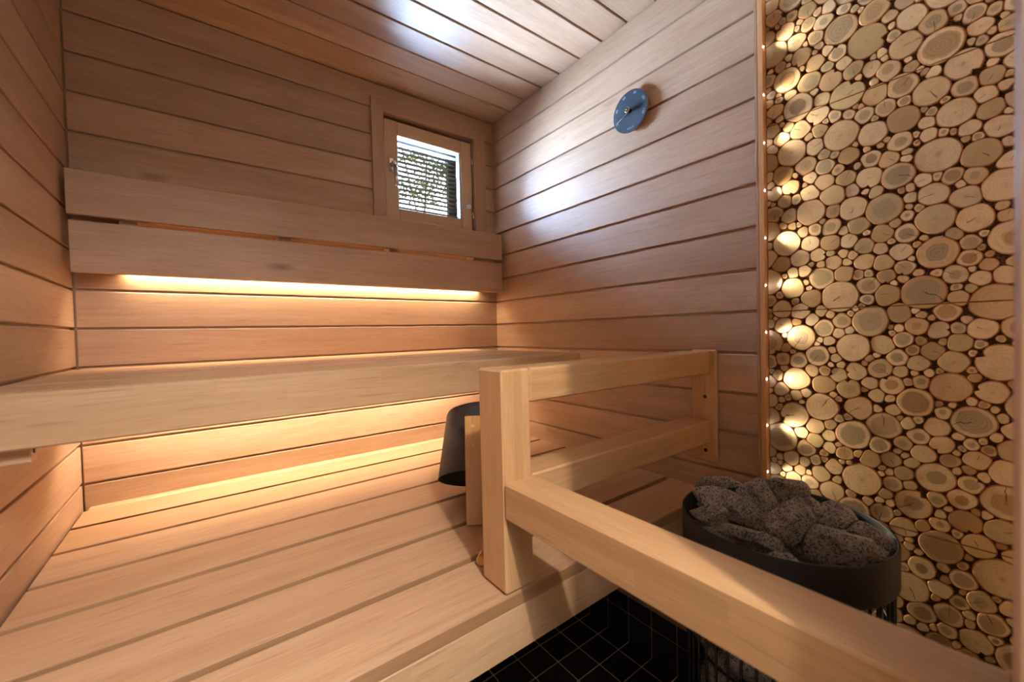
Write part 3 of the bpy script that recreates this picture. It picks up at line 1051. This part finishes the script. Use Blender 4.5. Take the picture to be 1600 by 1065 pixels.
# flat bamboo arm in front, pinned through the pail
armB = Vector((0.8541, 0.8937, 0.6740))
lean = math.radians(13)
up = (math.cos(lean) * Vector((0, 0, 1)) + math.sin(lean) * hd).normalized()
side = Vector((hd.y, -hd.x, 0))
nrm = side.cross(up)
MA = Matrix(((side.x, nrm.x, up.x, armB.x), (side.y, nrm.y, up.y, armB.y), (side.z, nrm.z, up.z, armB.z + .002), (0, 0, 0, 1)))
mb = MB()
mb.box(-.0215, .0215, -.005, .005, 0, .279, 0.002, 'z', M4=MA, tint=.6)
arm = mb.build('handle_arm', M['bamboo'], bu)
mb = MB()
fr = -0.0052
for hz_, rr in ((.252, .0045), (.200, .003)):
    mb = MB()
    pm = MA @ Vector((0, fr if (MA.to_3x3() @ Vector((0, fr, 0))).dot(hd) < 0 else -fr, hz_))
    qd = (-nrm if nrm.dot(hd) > 0 else nrm)
    mb.tube(pm, pm + qd * .0006, rr, 14)
    mb.build('peg', M['sash'], arm)

# ladle lying on the bench behind the post, its round handle end showing
ld = thing('sauna_ladle', (0.80, 0.77, 0.6735), 'sauna ladle lying on the lower bench, round bamboo handle end beside the railing post', 'ladle')
h0 = Vector((0.7645, 0.7255, 0.6870)); h1 = Vector((0.8650, 0.8050, 0.6900))
mb = MB()
q = (h1 - h0).to_track_quat('Z', 'Y').to_matrix().to_4x4()
mb.lathe([(0.009, 0), (0.0112, .003), (0.0118, .02), (0.0105, .11), (0.008, .128)], 20, 'z', M4=Matrix.Translation(h0) @ q)
mb.build('handle', M['bamboo'], ld)
mb = MB()
mb.lathe([(0.0, .674), (0.026, .6745), (0.031, .684), (0.034, .716), (0.0325, .716), (0.029, .685), (0.0, .678)], 32, 'z', (h1.x + .024, h1.y + .020, 0), closed=True)
mb.build('scoop', M['bucket'], ld)

# ------------------------------------------------------------------ stove
SCx, SCy, SR = 1.2935, 0.3500, 0.192
ST, SB = 0.760, 0.685
st = thing('sauna_stove', (SCx, SCy, 0.0), 'round black pillar stove with wire cage in the corner', 'stove')
mb = MB()
mb.lathe([(SR, SB), (SR + .0006, SB + .002), (SR + .0006, ST - .002), (SR - .0006, ST), (SR - .0036, ST), (SR - .0042, ST - .002), (SR - .0042, SB), (SR, SB)], 96, 'z', (SCx, SCy, 0), closed=True)
mb.build('rim_band', M['black_metal'], st)
NR = 44
for k in range(NR):
    a = 2 * math.pi * k / NR
    x, y = SCx + (SR - .008) * math.cos(a), SCy + (SR - .008) * math.sin(a)
    MB().tube((x, y, 0.06), (x, y, SB + .008), 0.0027, 6).build('rod', M['rod'], st)
for z in (0.60, 0.48, 0.34, 0.20, 0.08):
    mb = MB()
    pr = []
    for q in range(9):
        t_ = 2 * math.pi * q / 8
        pr.append((SR - .0135 + .0032 * math.cos(t_), z + .0032 * math.sin(t_)))
    mb.lathe(pr, 64, 'z', (SCx, SCy, 0), closed=True)
    mb.build('hoop', M['rod'], st)
mb = MB()
mb.lathe([(SR - .004, 0.0), (SR - .004, 0.06), (SR - .03, 0.062)], 64, 'z', (SCx, SCy, 0))
mb.build('base', M['black_metal'], st)
mb = MB()
mb.lathe([(.06, 0.062), (.06, 0.56), (.055, 0.58)], 32, 'z', (SCx, SCy, 0))
mb.build('heater_core', M['slate'], st)


def ico(sub):
    bm = bmesh.new()
    bmesh.ops.create_icosphere(bm, subdivisions=sub, radius=1.0)
    vs = [v.co.copy() for v in bm.verts]
    fs = [tuple(v.index for v in f.verts) for f in bm.faces]
    bm.free()
    return vs, fs
ICO4 = ico(4); ICO3 = ico(3)


def rock(name, center, axes, planes, scale, label, group, seed, sub=ICO4, rough=0.05, cat='stone'):
    """unit ball cut by planes (n, d) in the local frame, stretched by scale, turned into axes"""
    vs, fs = sub
    rs_ = random.Random(seed)
    P = []
    off = Vector((rs_.uniform(0, 50), rs_.uniform(0, 50), rs_.uniform(0, 50)))
    for v in vs:
        p = Vector(v) * 1.6
        t = 1.0
        for n_, d_ in planes:
            k = p.dot(n_)
            if k * t > d_: t = min(t, d_ / k)
        p = p * t
        nn = mnoise.fractal(p * 2.3 + off, 1.0, 2.0, 4) * rough
        p = p * (1 + nn)
        p = Vector((p.x * scale[0], p.y * scale[1], p.z * scale[2]))
        P.append(axes @ p)
    me = bpy.data.meshes.new(name)
    me.from_pydata([tuple(p) for p in P], [], fs)
    me.materials.append(M['stone'])
    me.update()
    o = bpy.data.objects.new(name, me)
    o.location = center
    COL.objects.link(o)
    tag(o, label, cat, group)
    return o


def ray(px, py):
    d = R.transposed() @ Vector(((px - 800) / F_PX, -(py - 532.5) / F_PX, -1.0))
    return d


# top stones: outline points as seen from the doorway, real depth from the height they lie at
def Z(p): return (1050 + p[0] / 4.2105, 730 + p[1] / 4.2105)
STONES = [
    # outline (zoom coordinates), centre height, thickness factor, label
    ([(135, 150), (165, 100), (220, 68), (330, 72), (400, 92), (450, 130), (430, 165), (300, 160), (180, 165)], .770, .9, 'grey flat stone at the far left edge of the stove heap'),
    ([(150, 160), (240, 120), (370, 150), (470, 200), (545, 250), (605, 330), (600, 400), (560, 420), (470, 380), (350, 270), (250, 240), (190, 220)], .772, .8, 'long grey stone sloping down across the left half of the heap'),
    ([(405, 160), (480, 110), (570, 68), (610, 95), (660, 170), (705, 250), (690, 300), (620, 345), (560, 270), (470, 205)], .792, .8, 'dark peaked stone at the top centre left of the heap'),
    ([(610, 95), (670, 68), (800, 85), (860, 95), (900, 150), (890, 205), (820, 215), (720, 260), (660, 170)], .788, .8, 'broad blocky stone at the back of the heap nearest the batten'),
    ([(620, 380), (700, 265), (840, 195), (900, 260), (940, 345), (920, 385), (870, 455), (780, 502), (690, 470), (640, 430)], .790, .9, 'large rounded dark stone in the middle of the heap'),
    ([(880, 200), (920, 200), (975, 240), (960, 330), (930, 320), (900, 260)], .770, .8, 'small dark stone wedged right of the blocky back stone'),
    ([(970, 235), (1040, 220), (1110, 240), (1190, 310), (1225, 355), (1150, 415), (1080, 385), (960, 365), (940, 340), (985, 280)], .778, .9, 'dark angular stone at the right rear of the heap'),
    ([(1140, 425), (1235, 350), (1300, 375), (1400, 440), (1485, 512), (1410, 575), (1340, 545), (1250, 460)], .762, .9, 'speckled wedge stone at the right end against the rim'),
    ([(880, 430), (945, 365), (1080, 385), (1130, 425), (1240, 455), (1310, 480), (1390, 578), (1300, 605), (1160, 625), (1000, 625), (910, 608), (875, 520)], .772, .8, 'big pale grey stone at the front right of the heap'),
    ([(300, 435), (320, 395), (360, 368), (450, 390), (590, 435), (700, 475), (800, 530), (890, 605), (780, 595), (620, 550), (450, 485), (340, 450)], .758, .9, 'long narrow stone lying along the front rim'),
    ([(100, 290), (150, 255), (220, 255), (300, 235), (340, 265), (378, 355), (345, 375), (300, 425), (240, 390), (160, 335)], .762, .8, 'greenish grey triangular stone at the left front rim'),
    ([(770, 520), (850, 465), (885, 470), (905, 600), (850, 570)], .748, .9, 'small dark stone sunk between the long front stone and the big pale one'),
    ([(420, 150), (500, 130), (560, 260), (600, 330), (520, 300), (440, 210)], .752, .9, 'dark stone half hidden under the peaked stone'),
]
right = R.transposed() @ Vector((1, 0, 0))
for si, (ol, zc, thk, lab) in enumerate(STONES):
    pts = [Z(p) for p in ol]
    gx = sum(p[0] for p in pts) / len(pts); gy = sum(p[1] for p in pts) / len(pts)
    d = ray(gx, gy)
    t = (zc - .012 - CAMLOC.z) / d.z
    cen = CAMLOC + d * t
    vd = d.normalized()
    u = right - vd * right.dot(vd); u.normalize()
    w = vd.cross(u) * -1          # image up
    if w.z < 0: w = -w
    loc = []
    for p in pts:
        dp = ray(*p)
        tt = (cen - CAMLOC).dot(vd) / dp.dot(vd)
        q = CAMLOC + dp * tt - cen
        loc.append((q.dot(u), q.dot(w)))
    ext = max(math.hypot(*q) for q in loc)
    area = 0
    planes = []
    for i in range(len(loc)):
        a, b_ = loc[i], loc[(i + 1) % len(loc)]
        area += a[0] * b_[1] - a[1] * b_[0]
    rs_ = random.Random(si * 13 + 5)
    sgn = 1 if area > 0 else -1
    size = math.sqrt(abs(area) / 2 / math.pi)
    dep = size * thk
    # hull-ish cut planes from the outline
    for i in range(len(loc)):
        a, b_ = Vector(loc[i]), Vector(loc[(i + 1) % len(loc)])
        n2 = Vector(((b_ - a).y, -(b_ - a).x)) * sgn
        n2.normalize()
        dd = n2.dot(a)
        if max(n2.dot(Vector(q)) for q in loc) > dd + .008: continue
        tz = rs_.uniform(-.45, .45)
        nn = Vector((n2.x, n2.y, tz)); L = nn.length
        planes.append((nn / L, dd / L * (1.05 + abs(tz) * .12)))
    for k in range(6):            # front and back facets
        a = rs_.uniform(0, 6.28); sl = rs_.uniform(.25, .75)
        nn = Vector((math.cos(a) * sl, math.sin(a) * sl, -1 if k < 4 else 1)).normalized()
        planes.append((nn, dep * rs_.uniform(.62, .9)))
    Rm = Matrix(((u.x, w.x, vd.x), (u.y, w.y, vd.y), (u.z, w.z, vd.z)))
    # work in metres: unit ball scaled by ext
    pl2 = [(n_, d_ / ext) for n_, d_ in planes]
    rock('sauna_stone', cen, Rm, pl2, (ext, ext, ext), lab, 'stones on the stove', si + 1, rough=.035)


# fill stones in the cage below
fl_pos = []
rf = random.Random(21)
lay = 0
for z in [0.105 + 0.078 * k for k in range(8)]:
    n_ = 8
    ph = rf.uniform(0, 1)
    for k in range(n_):
        a = 2 * math.pi * (k + ph) / n_
        fl_pos.append((SCx + .130 * math.cos(a), SCy + .130 * math.sin(a), z + rf.uniform(-.006, .006), a))
proto = []
for k in range(5):
    pls = []
    for _ in range(11):
        n_ = Vector((rf.gauss(0, 1), rf.gauss(0, 1), rf.gauss(0, 1))).normalized()
        pls.append((n_, rf.uniform(.62, .95)))
    proto.append(pls)
first = {}
for i, (x, y, z, a) in enumerate(fl_pos):
    k = i % 5
    if k not in first:
        o = rock('cage_stone', (x, y, z), Matrix.Identity(3), proto[k], (.043, .035, .034), 'grey stone packed low inside the wire cage of the stove', 'stones inside the stove cage', 100 + k, sub=ICO3)
        first[k] = o
    else:
        o = first[k].copy()
        COL.objects.link(o)
    o['label'] = 'grey stone inside the stove cage, %s layer above the floor' % ('lowest second third fourth fifth sixth seventh eighth'.split()[i // 8])
    o.location = (x, y, z)
    o.rotation_euler = (rf.uniform(-.3, .3), rf.uniform(-.3, .3), a + math.pi / 2)
for k in range(13):            # bed that carries the top stones
    n_ = 9 if k < 9 else 4
    a = 2 * math.pi * k / n_
    r_ = .140 if k < 9 else .058
    o = first[k % 5].copy(); COL.objects.link(o)
    o.location = (SCx + r_ * math.cos(a), SCy + r_ * math.sin(a), 0.706)
    o.rotation_euler = (0, 0, a + math.pi / 2)
    o.scale = (1.12, 0.95, 0.85)
    o['label'] = 'grey stone under the heap, glimpsed in the gaps just inside the stove rim'
    o['group'] = 'stones under the heap'
